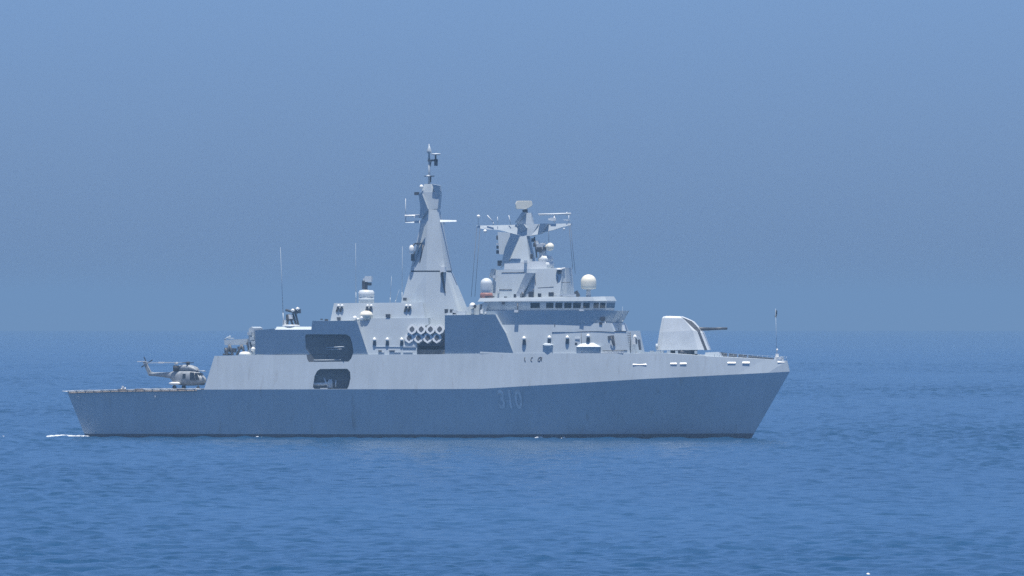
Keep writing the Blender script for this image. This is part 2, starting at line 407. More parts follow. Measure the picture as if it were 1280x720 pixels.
m = MB(); m.tube(P(673, 268.2, -.6), P(714, 267.2, -.6), .16, .16, 8); m.tube(P(708, 267.4, -.65), P(709.5, 267.4, -.65), .3, .3, 8); m.build('navigation_radar', LITE, foremast)
m = MB(); m.box(P(692, 274, -.6), (.9, .7, .5)); m.box(P(689, 274, -.6), (.9, .5, .3)); m.tube(P(693, 278.5, -.6), P(693, 268, -.6), .13); m.each('radar_motor', WHITE, foremast)
for px, py in ((598, 270.5), (606.3, 289)):
    m = MB(); m.lathe(P(px, py, -1.0), [(.05, -.28), (.26, -.16), (.3, .02), (.22, .2), (.04, .28)], 12); m.each('antenna_dome', WHITE, foremast)
m = MB()
m.tube(P(598, 281, -1.0), P(598, 272, -1.0), .04)
m.tube(P(609, 269, -1), P(616.5, 278, -1), .09); m.tube(P(616.5, 278, -1), P(616.5, 281, -1), .09); m.tube(P(636, 269, -1), P(638.5, 281, -1), .06); m.tube(P(622, 271, -1), P(622, 281, -1), .05)
m.tube(P(711, 279, -1), P(711, 269, -1), .06); m.tube(P(704, 275, -1), P(713, 275.5, -1), .05); m.tube(P(606.3, 287, -1), P(606.3, 283, -1), .05); m.tube(P(705, 285, -1), P(705, 288, -1), .15)
m.each('aerial', LITE, foremast)
m = MB(); 
for a, b in (((596, 285, -1.4), (589, 371, -5.5)), ((600, 285, -1.4), (593.5, 371, -5.5)), ((713, 281, -1.4), (719, 342, -3.0)), ((711, 281, -1.2), (716, 336, -3.0)), ((686, 289, -1.4), (686, 303, -1.5))):
    m.tube(P(*a), P(*b), .035, .035, 5)
m.each('rigging_wire', DARK, foremast)
m = MB()
for px, py, s in ((623, 297, .7), (622.5, 309, .5), (622.5, 315, .6), (625, 329, .9), (666.5, 300, .6), (669, 306, .7)):
    m.box(P(px, py, -.9), (s * .8, .6, s))
m.box(P(664.5, 320.5, -2.65), (.45, .1, .75)); m.tube(P(668, 296, -1), P(671, 322, -1.5), .12)
m.each('equipment_box', DARK, foremast)
m = MB()
for px, py, s in ((628, 300, .9), (630, 308, 1.0), (622, 305, .35), (657, 327, .5)): m.box(P(px, py, -1.3 if px < 650 else -3), (s, .7, s * .8))
m.each('equipment_box', LITE, foremast)
# tracking radar ahead of the foremast
m = MB(); m.lathe(P(682, 335.5, -.8), [(1.35, 0), (1.35, .95), (1.2, 1.0), (1.2, 1.25), (1.3, 1.5), (1.0, 2.0), (.3, 2.15)], 24); tr = m.build('tracking_radar', LITE, SHIP)
m = MB(); m.tube(P(683, 309, -.9), P(687.5, 308.6, -1.6), .35, .66, 14); m.lathe(P(687.3, 308.6, -1.55), [(.66, 0), (.64, .25), (.5, .5), (.27, .66), (.05, .7)], 16, (.75, -.65, .08)); m.build('dish', RADOME, tr)
m = MB(); m.box(P(675.5, 308, -1), (1.1, 1.1, .9)); m.box(P(677, 315, -1), (.7, .8, 1.5)); m.box(P(672, 303, -1), (.5, .5, .6)); m.box(P(681, 316, -1), (.35, 1.0, .9)); m.box(P(679, 305, -1.2), (.9, .4, .35)); m.each('tracker_mount', LITE, tr)
m = MB(); m.box(P(674, 312, -1.7), (.8, .3, .8)); m.box(P(680.5, 311, -1.6), (.5, .3, .6)); m.each('tracker_sensor', DARK, tr)

# ------------------------------------------------------------------ main mast
mm = MB()
mm.loft([ring([(491, 413, -2.4), (530.5, 413, -4.7), (580, 413, -4.2), (587, 413, -2.6)]), ring([(512.5, 340, -1.6), (533, 340, -3.1), (556.5, 340, -2.8), (560, 340, -1.6)])])
mainmast = mm.build('main_mast', GREY, SHIP)
m = MB(); m.loft([ring([(513, 338.2, -1.5), (533, 338.2, -2.95), (556.5, 338.2, -2.65), (560.5, 338.2, -1.5)]), ring([(529.5, 262, -.9), (534.7, 262, -1.25), (546, 262, -1.15), (547.5, 262, -.8)])])
m.build('mast_column', GREY, mainmast)
m = MB(); m.loft([ring([(513.5, 340.2, -1.4), (533, 340.2, -2.8), (556.5, 340.2, -2.5), (559.5, 340.2, -1.4)]), ring([(513.5, 338, -1.4), (533, 338, -2.8), (556.5, 338, -2.5), (559.5, 338, -1.4)])]); m.build('mast_seam', DARK, mainmast)
m = MB(); m.loft([ring([(530, 262.5, -.8), (534.7, 262.5, -1.2), (547, 261, -1.15), (547.6, 261, -.8)]), ring([(525.5, 241, -.6), (527, 240, -.95), (549.5, 240, -.9), (550, 240, -.5)])])
m.build('mast_head', GREY, mainmast)
m = MB(); m.loft([ring([(526.5, 240.2, -.6), (528.5, 240.2, -.94), (542, 246, -.98), (546, 246, -.6)]), ring([(530.5, 230, -.45), (532, 230, -.62), (538, 230, -.62), (540, 230, -.4)])])
m.build('mast_cap', GREY, mainmast)
m = MB(); m.plate([P(524.5, 272.5, -1.55), P(528.2, 272, -1.56), P(535, 261.5, -1.85), P(527.5, 242, -2.35), P(523, 242, -2.35), P(525.3, 258, -1.95)], 1.2); m.build('mast_leg', GREY, mainmast)
m = MB(); m.plate([P(514.5, 331, -1.7), P(517.5, 331, -1.75), P(531, 279, -2.6), P(527.5, 279, -2.6)], .4); m.build('mast_leg', GREY, mainmast)
m = MB(); m.plate([P(546.3, 248, -1.04), P(550.3, 239, -1.15), P(549.5, 232, -1.36), P(540, 230, -1.38)], 1.0); m.build('mast_gusset', GREY, mainmast)
m = MB(); m.plate([P(506.5, 278.3, -.5), P(531, 279, -.9), P(531, 275.2, -.6), P(506.5, 276.5, -.2)], .5); m.build('yard', GREY, mainmast)
m = MB(); m.plate([P(544, 277.8, -1.1), P(570.5, 277, -.5), P(570.5, 275.2, -.2), P(544, 274.6, -.8)], .5); m.build('yard', GREY, mainmast)
m = MB(); m.tube(P(506, 270, -.4), P(524.5, 269.6, -.4), .17); m.box(P(521, 271, -.5), (.8, .6, .35)); m.build('yard_bar', WHITE, mainmast)
m = MB(); m.tube(P(507, 277, -.3), P(507, 248, -.3), .07, .04); m.tube(P(507, 271, -.3), P(507, 277, -.3), .12); m.tube(P(555, 276, -.6), P(555, 281, -.6), .08); m.each('aerial', LITE, mainmast)
m = MB(); m.lathe(P(514.6, 312, -2.3), [(.3, -.75), (.4, -.6), (.42, .3), (.3, .62), (.05, .75)], 14); m.lathe(P(526.8, 233.5, -1.1), [(.25, -.35), (.33, 0), (.22, .28), (.03, .36)], 12); m.each('antenna_dome', WHITE, mainmast)
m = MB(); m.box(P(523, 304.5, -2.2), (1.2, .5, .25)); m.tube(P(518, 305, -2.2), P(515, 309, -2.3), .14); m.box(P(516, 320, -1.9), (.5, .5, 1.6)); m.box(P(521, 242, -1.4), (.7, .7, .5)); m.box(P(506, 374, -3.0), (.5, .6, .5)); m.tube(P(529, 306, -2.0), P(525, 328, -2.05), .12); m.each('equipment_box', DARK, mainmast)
m = MB(); m.box(P(554, 337, -3.3), (.8, 1.3, .8)); bl = m.build('bracket_lamp', WHITE, mainmast)
m = MB(); m.tube(P(552, 341, -3.0), P(556.5, 366, -3.5), .22, .08); m.build('bracket_shadow', DARK, bl)  # thin dark tube standing in for the shadow the white box casts below
pm = MB(); pm.tube(P(536.5, 231, 0), P(536.3, 199, 0), .2, .16); pm.tube(P(536.3, 199, 0), P(536.3, 180, 0), .2, .07); pm.lathe(P(536.6, 189, 0), [(.36, -.35), (.42, 0), (.22, .55), (.05, .9)], 12)
topmast = pm.build('topmast', GREY, mainmast)
m = MB(); m.box(P(541, 200.5, 0), (1.6, .5, .3)); m.box(P(545, 203, 0), (.5, .5, 1.1)); m.tube(P(544.5, 200, 0), P(544.5, 193, 0), .15); m.tube(P(537.5, 208, 0), P(539, 201, 0), .1); m.box(P(536.7, 220.2, 0), (1.5, .9, .16)); m.tube(P(538, 228, 0), P(538.5, 220, 0), .12); m.each('topmast_bracket', DARK, mainmast)
m = MB(); m.lathe(P(545, 193, 0), [(.5, -.12), (.8, 0), (.75, .14), (.1, .2)], 16); m.lathe(P(535.3, 220, -.3), [(.35, -.1), (.4, .05), (.1, .15)], 12); m.each('direction_finder', LITE, mainmast)

# ------------------------------------------------------------------ radomes, directors, aerials
def radome(px, r, py_top, py_bot, y, material, name='radome'):
    m = MB(); b = P(px, py_bot, y); h = P(px, py_top, y).z - b.z
    m.lathe(b, [(r * .93, 0), (r * .97, .12), (r, h * .25)] + [(r * math.cos(t), h - r * .95 + r * .95 * math.sin(t)) for t in [i * math.pi / 18 for i in range(0, 9)]] + [(.02, h)], 28)
    return m.build(name, material, SHIP)
r1 = radome(735.7, 1.27, 343, 361, -2.2, RADOME)
m = MB(); m.tube(P(735.7, 371, -2.2), P(735.7, 361, -2.2), .4, .33, 12); m.lathe(P(735.7, 362, -2.2), [(.5, 0), (1.18, .12), (1.16, .16)], 24); m.build('pedestal', LITE, r1)
r2 = radome(608, .98, 347.5, 365.8, -4.4, LITE)
m = MB(); m.lathe(P(608, 372.5, -4.4), [(1.02, 0), (1.05, .2), (1.05, .55), (.95, .85)], 20); m.build('pedestal', ORANGE, r2)
m = MB(); m.lathe(P(458, 399.5, -5.6), [(.95, 0), (.98, .5), (1.05, .6), (1.05, .8), (.9, 1.2), (.4, 1.42), (.03, 1.46)], 22); r3 = m.build('radome', RADOME, SHIP)
for px, py, r in ((443.5, 397.5, .36), (453, 397.8, .42), (447.5, 399, .2)):
    m = MB(); m.lathe(P(px, py, -6.2), [(.1, -r), (r * .8, -r * .6), (r, 0), (r * .8, r * .6), (.03, r)], 14); m.each('antenna_dome', WHITE, SHIP)
m = MB(); m.lathe(P(458, 378.6, 0), [(1.25, 0), (1.25, 1.0), (1.3, 1.05), (1.32, 1.7), (1.1, 2.05), (.4, 2.15)], 26); d2 = m.build('weapon_director', LITE, SHIP)
m = MB(); m.lathe(P(458, 378.6, 0), [(1.27, .05), (1.27, .95)], 26); m.build('drum', GREY, d2)
m = MB(); m.box(P(460.8, 348.7, -.2), (1.1, .9, .95)); m.box(P(456, 350, .1), (.4, .9, .6)); m.each('sensor_head', LITE, d2)
m = MB(); m.box(P(456, 356, 0), (.8, .7, 1.4)); m.tube(P(457, 363, 0), P(457, 352, 0), .3); m.box(P(462, 355, -.2), (.6, .5, .5)); m.build('sensor_arm', DARK, d2)
def whip(px0, py0, px1, py1, y, r=.052):
    m = MB(); a, b = P(px0, py0, y), P(px1, py1, y); m.tube(a, a.lerp(b, .18), r * 1.5, r * 1.2); m.tube(a.lerp(b, .18), b, r, r * .35)
    m.build('whip_aerial', GREY, SHIP)
whip(354.5, 409, 350.5, 309, -6.6, .062); whip(445, 379, 444.5, 304, 4.5); whip(502.5, 378, 503, 308, 4.5); whip(487.5, 378, 489.5, 345, -3.5); whip(778.5, 404, 778, 383, -5.2, .045); whip(494, 378, 499, 362, 3)

# decoy / light gun mount on the hangar roof
m = MB(); m.lathe(P(364, 409, -5.8), [(1.5, 0), (1.45, .35), (1.0, .42)], 18); gm = m.build('hangar_gun', LITE, SHIP)
m = MB()
for a, b in (((359, 406), (361, 393)), ((361, 393), (366, 406)), ((373, 406), (369, 391)), ((366, 392), (370, 406))): m.tube(P(*a, -5.8), P(*b, -5.8), .17)
m.tube(P(357, 387.5, -5.8), P(372, 391, -5.8), .2); m.box(P(370.5, 389, -5.9), (1.4, .6, .7)); m.box(P(362, 397, -5.6), (1.1, .6, 1.0)); m.build('mount', DARK, gm)
m = MB(); m.lathe(P(366, 388, -6.2), [(.05, -.3), (.32, -.15), (.32, .1), (.05, .28)], 10); m.lathe(P(372, 386, -6.2), [(.05, -.3), (.32, -.15), (.32, .1), (.05, .28)], 10); m.box(P(363.5, 396, -6.2), (.6, .3, .7)); m.box(P(355.5, 403, -6.2), (.5, .5, .8)); m.each('sight', WHITE, gm)
# launcher at the after end of the hangar roof
m = MB(); m.slab([(281, 431.5), (280, 425), (309, 423.5), (310, 431)], 3, 3); al = m.build('aft_launcher', GREY, SHIP)
m = MB()
for a, b in (((283, 444), (287, 431)), ((291, 444), (287, 431)), ((296, 444), (302, 431)), ((306, 443), (302, 431)), ((312, 440), (309, 428)), ((282, 435), (284, 444)), ((313, 428), (316, 443))): m.tube(P(*a, -3.2), P(*b, -3.2), .2)
for px, py, w, h in ((291, 438, 1.1, .7), (301, 435, 1.0, .5), (283, 438, .5, .9), (285, 443, 1.6, .3), (312, 433, .5, 1.6)): m.box(P(px, py, -2.6), (w, .8, h))
m.build('support', DARK, al)
m = MB(); m.lathe(P(306, 443.7, -5), [(.95, 0), (.9, .3), (.6, .5), (.1, .55)], 16); m.lathe(P(316.5, 436.5, -5), [(.1, -.35), (.36, -.2), (.38, .15), (.1, .36)], 12); m.each('canister', WHITE, al)
m = MB(); m.slab([(310, 444), (311, 411), (314, 408.5), (317, 410), (319, 444)], 3.4, 3.2); 
for px, py in ((312, 417), (315, 423), (317, 428)): m.box(P(px, py, -3.5), (.7, .4, .5))
m.build('equipment_column', GREY, al)
m = MB(); m.tube(P(280.5, 424.5, -1), P(286, 421, -1), .1); m.tube(P(287, 424, -1), P(287.5, 419.5, -1), .1); m.box(P(289, 422.8, -1), (.9, .5, .2)); m.each('aerial', GREY, al)

# ------------------------------------------------------------------ missile canisters amidships
def canister(px, py, y0=-7.0):
    ax = Vector((0, -math.cos(R(14)), math.sin(R(14)))); u = Vector((1, 0, 0)); w = u.cross(ax)
    o = P(px, py, y0); r = .78
    rg = lambda c, rr: [c + u * rr * x + w * rr * z for x, z in ((0, 1.08), (.72, .62), (.97, 0), (.72, -.62), (0, -1.08), (-.72, -.62), (-.97, 0), (-.72, .62))]
    m = MB(); m.loft([rg(o - ax * 4.2, r), rg(o - ax * .25, r), rg(o - ax * .25, r * 1.08), rg(o, r * 1.08)])
    c = m.build('missile_canister', LITE, SHIP); c['group'] = 'missile canisters amidships'
    m = MB(); dm = lambda c: [c + u * x + w * z for x, z in ((0, .52), (.36, .2), (.42, 0), (.36, -.2), (0, -.52), (-.36, -.2), (-.42, 0), (-.36, .2))]
    m.loft([dm(o - ax * .05), dm(o + ax * .03)]); m.build('end_cap', DARK, c)
for px in (515, 526.5, 538, 549.5): canister(px, 411.5)
for px in (511.5, 523, 534.5, 546): canister(px, 422.3)
m = MB()
for px in (513, 524.5, 536, 548): 
    m.tube(P(px, 440, -5.9), P(px + 2, 422, -4.2), .16); m.tube(P(px, 440, -3.9), P(px + 2, 424, -6.2), .14)
m.box(P(532, 430.5, -6.2), (5.8, .3, .5)); m.build('canister_rack', DARK, SHIP)

# ------------------------------------------------------------------ bow gun
def gz(px, py, y): return P(px, py, y)
gm_ = MB()
gr = [([(820.5, 438, -1.7), (827, 438, -2.35), (872, 437.5, -2.1), (886, 437.5, -1.0)]),
      ([(824, 416, -1.5), (829, 415, -2.0), (866, 413, -1.8), (878, 416, -.85)]),
      ([(827.5, 398, -1.2), (831, 397, -1.55), (854, 397.5, -1.45), (866, 402, -.75)]),
      ([(829, 395.5, -1.0), (833, 395, -1.3), (850, 395.5, -1.2), (860, 399, -.65)])]
gm_.loft([ring(r) for r in gr]); gun = gm_.build('gun_turret', LITE, SHIP, .04)
m = MB(); m.tube(P(862, 411.3, 0), P(886, 411.2, 0), .33, .27, 12); m.tube(P(886, 411.2, 0), P(908.5, 410.6, 0), .25, .2, 12); m.tube(P(906.5, 410.6, 0), P(909, 410.6, 0), .2, .2, 12); m.build('barrel', DARK, gun)
m = MB()
def gun_face(t, u, out=.03):
    """point on the gun house's starboard bow facet, t up from the foot, u forward"""
    t *= 3; k = min(int(t), 2); f = t - k
    a = P(*gr[k][2]).lerp(P(*gr[k][3]), u); b = P(*gr[k + 1][2]).lerp(P(*gr[k + 1][3]), u)
    return a.lerp(b, f) + Vector((.5, -.85, .2)) * out
lo_, hi_ = [], []
for t, u0, u1 in ((.0, .62, .86), (.33, .5, .78), (.40, .30, 1.0), (.55, .12, 1.0), (.67, .0, .9), (.9, .0, .45)):
    lo_.append([gun_face(t, u0), gun_face(t, u1)]); hi_.append([gun_face(t, u0, -.2), gun_face(t, u1, -.2)])
m.loft([[a[0], a[1], b[1], b[0]] for a, b in zip(lo_, hi_)]); m.build('barrel_slot', DARK, gun)
m = MB(); m.lathe(P(855, 444, 0), [(2.2, 0), (2.2, .85)], 28); m.build('barbette', DARK, gun)
m = MB(); m.tube(P(821, 436, -2.4), P(821, 430, -2.2), .2); m.box(P(823, 440, -2.5), (.8, .5, .4)); m.build('turret_fitting', GREY, gun)

# ------------------------------------------------------------------ foredeck fittings
fd = MB(); fd.slab([(880, 445.5), (882, 440.5), (896, 440), (900, 446.5)], 1.5, 1.3); fd.build('breakwater', GREY, SHIP)
m = MB()
for px, w in ((828, 3), (836, 4), (846, 3), (815, 5), (870, 3)): m.box(P(px, 440.3, -2.5), (w * KPX, .5, .5))
m.box(P(812, 440.8, -3.5), (3, .3, .25)); m.each('deck_locker', GREY, SHIP)
rail = MB()
for a, b in ((899, 909), (911, 921), (923, 933.5), (935.5, 967)):
    h = lambda q: 6.3 - (q - 899) * .055
    base = lambda q: 446 + (q - 890) * .052
    yy = lambda q: .55 * max(.2, kn(q)[1])
    rail.plate([P(a, base(a) + .6, yy(a)), P(b, base(b) + .6, yy(b)), P(b, base(b) - h(b), yy(b)), P(a, base(a) - h(a), yy(a))], .06)
rail.each('foredeck_screen', DARK, SHIP)
m = MB()
for q in range(893, 985, 6):
    b = 446 + (q - 890) * .052; y = -max(.15, kn(q)[1] - .5)
    m.tube(P(q, b, y), P(q, b - 5, y), .025, .025, 5)
for dy in (5, 2.7): m.path([P(q, 446 + (q - 890) * .052 - dy, -max(.15, kn(q)[1] - .5)) for q in range(893, 985, 6)], .018, 5)
m.build('guard_rail', GREY, SHIP)
m = MB(); m.tube(P(971, 450, 0), P(969.5, 386, 0), .05, .03); js = m.build('jackstaff', GREY, SHIP)
m = MB(); m.plate([P(969.6, 387, 0), P(971.5, 388.5, -.2), P(971.5, 392, .1), P(970.5, 397, -.1), P(968.3, 396.5, .15), P(969.3, 392, 0)], .05); m.build('flag', DARK, js)
m = MB(); m.box(P(973, 447.7, -.1), (1.2, .7, .45)); m.box(P(971.5, 444, 0), (.5, .4, .5)); m.lathe(P(971.5, 437.5, 0), [(.05, -.2), (.2, 0), (.05, .2)], 8); m.box(P(978, 448.5, 0), (.4, .4, .6)); m.each('bow_light', WHITE, SHIP)

# small shelves, scuppers and the hull number on the side
for a, b, py in ((791, 808, 456), (838, 846, 455), (850, 858, 455), (909.5, 919.5, 454), (928, 937, 454), (972, 981, 453)):
    m = MB(); pa, pb = ts_point(a, py), ts_point(b, py); n_ = Vector((.12, -1, 0)).normalized() * .10; up = Vector((0, 0, .26))
    m.loft([[pa - n_ + up, pa + n_, pa - n_], [pb - n_ + up, pb + n_, pb - n_]]); m.build('fairlead_ledge', WHITE, topside)
def stroke(pts, w=.17):
    m = MB()
    for (a, b), (c, d) in zip(pts, pts[1:]):
        m.tube(ts_point(a, b, .0), ts_point(c, d, .0), w, w, 5)
    return m
for pts in ([(656, 446.5), (655.6, 449.5), (656.6, 452)], [(666, 446.6), (664, 447.5), (663.6, 450.5), (665, 452.2)], [(677.5, 446.5), (676, 448), (674.3, 452), (672.4, 451), (673.2, 447.5), (675.5, 446.4), (677.5, 446.8), (676.6, 451)]):
    stroke(pts, .075).build('scupper', DARK, topside)
cu = bpy.data.curves.new('digits', 'FONT'); cu.body = '310'; cu.size = 1.0; cu.offset = .022; cu.space_character = 1.12
to = bpy.data.objects.new('digits', cu); COL.objects.link(to)
tm = bpy.data.meshes.new_from_object(to.evaluated_get(bpy.context.evaluated_depsgraph_get())); bpy.data.objects.remove(to)
xs = [v.co.x for v in tm.vertices]; ys = [v.co.y for v in tm.vertices]; x0, x1, y0, y1 = min(xs), max(xs), min(ys), max(ys)
def hull_pt(px, py, out):
    ky, kb = kn(px); kpt = P(px, ky, -kb); 
    row = lerp([(a, w, wb) for a, _, _, w, wb in KN], px); w = P(row[0], 547, -row[1]); w.z = 0
    t = (547 - py) / (547 - ky); q = w.lerp(kpt, t); tgt = P(px, py, q.y - out); return tgt
nb = bmesh.new(); nb.from_mesh(tm); bmesh.ops.triangulate(nb, faces=nb.faces); bmesh.ops.subdivide_edges(nb, edges=nb.edges, cuts=1)
for v in nb.verts:
    u = (v.co.x - x0) / (x1 - x0); q = (v.co.y - y0) / (y1 - y0)
    px = 623.0 + u * 29.5 + (.5 - q) * 3.0; v.co = hull_pt(px, 511 - q * 23.5, .09)
nb.to_mesh(tm); nb.free(); tm.materials.append(NUMP)
no = bpy.data.objects.new('hull_number', tm); COL.objects.link(no); no.parent = hull

# lamps, hose stations, twin bollards on the house sides
def house_y(py, yb, pyb, yt, pyt): return -(yb + (yt - yb) * (pyb - py) / (pyb - pyt))
def side_lamp(px, py, y, parent, big=1.0):
    m = MB(); o = P(px, py, y)
    m.lathe(o + Vector((0, -.25, 0)), [(.06, -.1), (.32 * big, -.02), (.30 * big, .2), (.14 * big, .42), (.03, .5)], 12)
    l = m.build('side_lamp', WHITE, parent)
    m = MB(); m.box(o + Vector((0, -.1, -.45 * big)), (.42 * big, .5, .7 * big)); m.build('lamp_box', DARK, l) if False else m.build('lamp_box', DARK, parent)
for px in (468.5, 484.5, 502.5): side_lamp(px, 425.5, house_y(425.5, 7.25, 443, 6.1, 398), mid)
side_lamp(655.5, 424, house_y(424, 7.42, 442, 6.52, 404), fw1, 1.1)
for px, py in ((687, 423), (709.5, 423), (735.5, 421), (794, 422)): side_lamp(px, py, house_y(py, 7.25 * TAPER(px), 442, 6.65 * TAPER(px), 414) if px < 780 else -4.2, fw2, 1.05)
def bitts(px, py, y):
    for d in (0, 4.5):
        m = MB(); o = P(px + d, py, y); m.tube(o + Vector((-.15, 0, -.75)), o + Vector((.12, -.1, .1)), .17, .2, 8); m.build('chute', DARK, uph)
        m = MB(); m.lathe(o + Vector((.18, -.15, .1)), [(.24, 0), (.26, .22), (.05, .36)], 10); m.build('chute_cap', WHITE, uph)
for px in (422, 458.5, 507): bitts(px, 384, -5.45)
m = MB()
for px, py, s in ((485, 394.5, .7), (423.5, 398, .55), (408, 400, .5), (402, 399.2, .3)): m.box(P(px, py, -5.95 if px > 410 else -7.2), (s, .5, s * .7))
m.box(P(475, 438.7, -7.3), (.6, .2, .2)); m.box(P(490, 438.5, -7.25), (.9, .2, .15)); m.box(P(469, 445.3, -7.35), (.8, .2, .3)); m.each('vent_box', DARK, mid)
m = MB(); 
for px, w in ((497, 8), (510, 12), (478, 5)): m.box(P(px, 440.5, -7.22), (w * KPX, .25, .12))
m.box(P(488, 433.5, -7.05), (5.5, .12, .08)); m.box(P(512, 433.5, -7.0), (2.2, .4, .2)); m.each('side_shelf', LITE, mid)
# locker on the after end of the mid bulwark, deck clutter near the mast foot
m = MB()
for px, py, w, h in ((565, 392.5, 1.6, .4), (577, 391.5, 1.4, .6), (569, 390.5, .7, .7)): m.box(P(px, py, -6.6), (w, 1, h))
m.each('deck_locker', LITE, SHIP)
m = MB()
for px, py, w, h in ((558, 389, .5, .7), (564.5, 389, .5, .6)): m.box(P(px, py, -6.6), (w, .6, h))
m.each('cleat', DARK, SHIP)
m = MB(); m.plate([P(614.5, 417, -7.9), P(631.5, 417, -7.72), P(631.5, 407.5, -7.95), P(622, 407.5, -8.05), P(621, 397, -8.1), P(614, 397, -8.1)], .4); m.build('fairlead_recess', DARK, bul) if False else None
cc = [cutter([(617, 417), (638, 417), (638, 408.5), (617, 408.5)], -9.5, -7.0), cutter([(613.5, 405.5), (620, 405.5), (620, 397), (613.5, 397)], -9.5, -7.3)]; cut(bul, cc)
for c in cc: bpy.data.objects.remove(c)
# searchlight and wing brackets aft of the bridge
m = MB(); m.lathe(P(590.5, 382, -6), [(.02, -.45), (.42, -.38), (.48, .1), (.4, .35), (.02, .45)], 16, (.5, -.8, .3)); sl = m.build('searchlight', WHITE, SHIP)
m = MB(); m.tube(P(591, 394, -5.8), P(591, 385, -5.8), .25); m.build('post', GREY, sl)
m = MB(); m.lathe(P(592.3, 383, -6.2), [(.3, .25), (.3, .3)], 14, (.8, -.6, .0)); m.build('lens', DARK, sl)
m = MB(); m.plate([P(601, 393, -6.6), P(606, 393, -6.6), P(610, 378.5, -6.9), P(603, 378.5, -6.9)], .5); m.slab([(580, 394), (583, 384), (601, 380), (601, 394)], 5, 4.8); m.build('wing_bracket', GREY, SHIP)
m = MB(); m.box(P(602.3, 389.5, -6.9), (.4, .4, .6)); m.box(P(645.5, 389, -6.95), (.65, .5, .4)); m.box(P(727, 387.7, -6.5), (.7, .4, .3)); m.box(P(607, 391, -6.9), (.3, .3, .2)); m.each('wing_lamp', WHITE, wing)
# clutter on the bridge roof
m = MB()
for px, py, w, h in ((664, 368, .8, .9), (674.5, 369, .5, .6), (689, 368, .8, .7), (612, 371, 1.5, .2), (632, 372.5, .4, .5), (643.5, 371, .3, .9)): m.box(P(px, py, -5.6), (w, .5, h))
m.tube(P(655, 372, -5.6), P(652.5, 365, -5.5), .12); m.box(P(721.5, 367.5, -3.2), (.6, .5, 1.0), Matrix.Rotation(R(-30), 3, 'Y')); m.tube(P(665, 369, -5.6), P(667, 361, -5.5), .06)
m.box(P(629, 379, -6.3), (.4, .4, .4)); m.tube(P(647, 388, -6.8), P(647, 379, -6.35), .1); m.each('roof_fitting', DARK, bridge)
m = MB()
for px, py, w, h in ((648, 369, .6, .8), (652, 364, .8, .7), (664, 366, .5, .4), (710, 369, 2.6, .4), (660, 369.5, .4, .5), (698, 370, 1.5, .2), (623, 364.5, .3, .4), (618, 346, .45, .5)): m.box(P(px, py, -5.3 if px > 640 else -3.7), (w, .5, h))
m.each('roof_box', LITE, bridge)
m = MB(); m.lathe(P(699, 338.5, -4.2), [(.25, -.45), (.42, -.1), (.42, .1)], 12); m.build('lamp_shade', DARK, mh)
m = MB(); m.lathe(P(698.5, 337.5, -4.2), [(.1, -.1), (.5, .02), (.45, .2), (.05, .3)], 12); m.tube(P(702, 336, -4), P(706, 335, -3), .1); m.build('side_lamp', WHITE, mh)
m = MB()
for px0, py0, px1, py1, y in ((624, 362, 640, 362, -3.52), (668, 346, 679, 346, -4.05), (672, 360, 692, 358.5, -4.5), (700, 353, 713, 353, -4.25), (627, 341, 656, 340.3, -3.1), (669, 347, 670, 366, -4.4), (697, 345, 696, 362, -4.35)):
    m.tube(P(px0, py0, y), P(px1, py1, y), .05, .05, 5)
m.each('pipe', DARK, mh)

# fittings on the house before the gun: ladder, door, covered mount, cowl, autocannon
m = MB(); mb2 = MB()
base = ring([(722, 441.5, -6.9), (748, 441.5, -6.9)], False); 
cm = MB()
def frus(lo, hi, y0, y1, ya, yb):
    a = [P(lo[0], lo[2], y0), P(lo[1], lo[2], y0), P(lo[1], lo[2], y1), P(lo[0], lo[2], y1)]; b = [P(hi[0], hi[2], ya), P(hi[1], hi[2], ya), P(hi[1], hi[2], yb), P(hi[0], hi[2], yb)]
    return [a, b]
cm.loft(frus((722.5, 748, 441.7), (721, 750.5, 433.6), -6.7, -5, -7.0, -5)); cov = cm.build('covered_mount', GREY, SHIP)
m = MB(); m.loft(frus((720.5, 751, 433.4), (730, 738, 426.5), -7.05, -4.8, -6.2, -5.2)); m.build('cover', LITE, cov)
m = MB(); m.lathe(P(685.5, 441.6, -6.75), [(.42, 0), (.45, .35), (.8, 1.1), (.86, 1.45), (.6, 1.5)], 16); cw = m.build('cowl_vent', GREY, SHIP)
m = MB(); m.loft(frus((678.5, 691, 431), (681, 687, 429), -7.4, -6.2, -7.1, -6.5)); m.build('cowl_lip', GREY, cw)
m = MB(); m.plate([P(759.5, 420, -6.2), P(767, 419, -6.1), P(769, 432, -6.4), P(766.5, 432, -6.4), P(765, 421.5, -6.2), P(762.5, 421.5, -6.2), P(762, 425, -6.3), P(760.5, 425, -6.3)], .15); m.tube(P(763.5, 421, -6.5), P(766.5, 431, -6.5), .1); m.build('hose_reel', DARK, fw2)
m = MB()
for px in (784.5, 788.5):
    m.tube(P(px, 441, -5.8), P(px - .8, 415, -5.2), .06, .06, 5)
for i in range(9): m.tube(P(784.4, 439 - i * 2.8, -5.75), P(788.4, 439 - i * 2.8, -5.75), .04, .04, 5)
m.build('ladder', DARK, fw2)
m = MB(); c = P(797, 430, -2.9); m.box(P(799.5, 431, -1.4), (.25, 1.0, 1.7), Matrix.Rotation(R(-8), 3, 'Y')); m.box(P(794, 427, -3.8), (.5, .9, .8)); m.each('front_fitting', DARK, fw2)
m = MB(); m.box(P(792.5, 426.5, -4.6), (.5, .5, 1.0)); m.box(P(722, 423, -6.45), (.75, .3, .28)); m.box(P(697.5, 432.5, -6.55), (.6, .3, .3)); m.box(P(762, 440.9, -6.5), (4.6, .4, .12)); m.box(P(656, 432.8, -7.0), (1.0, .1, .06)); m.each('side_box', WHITE, fw2)
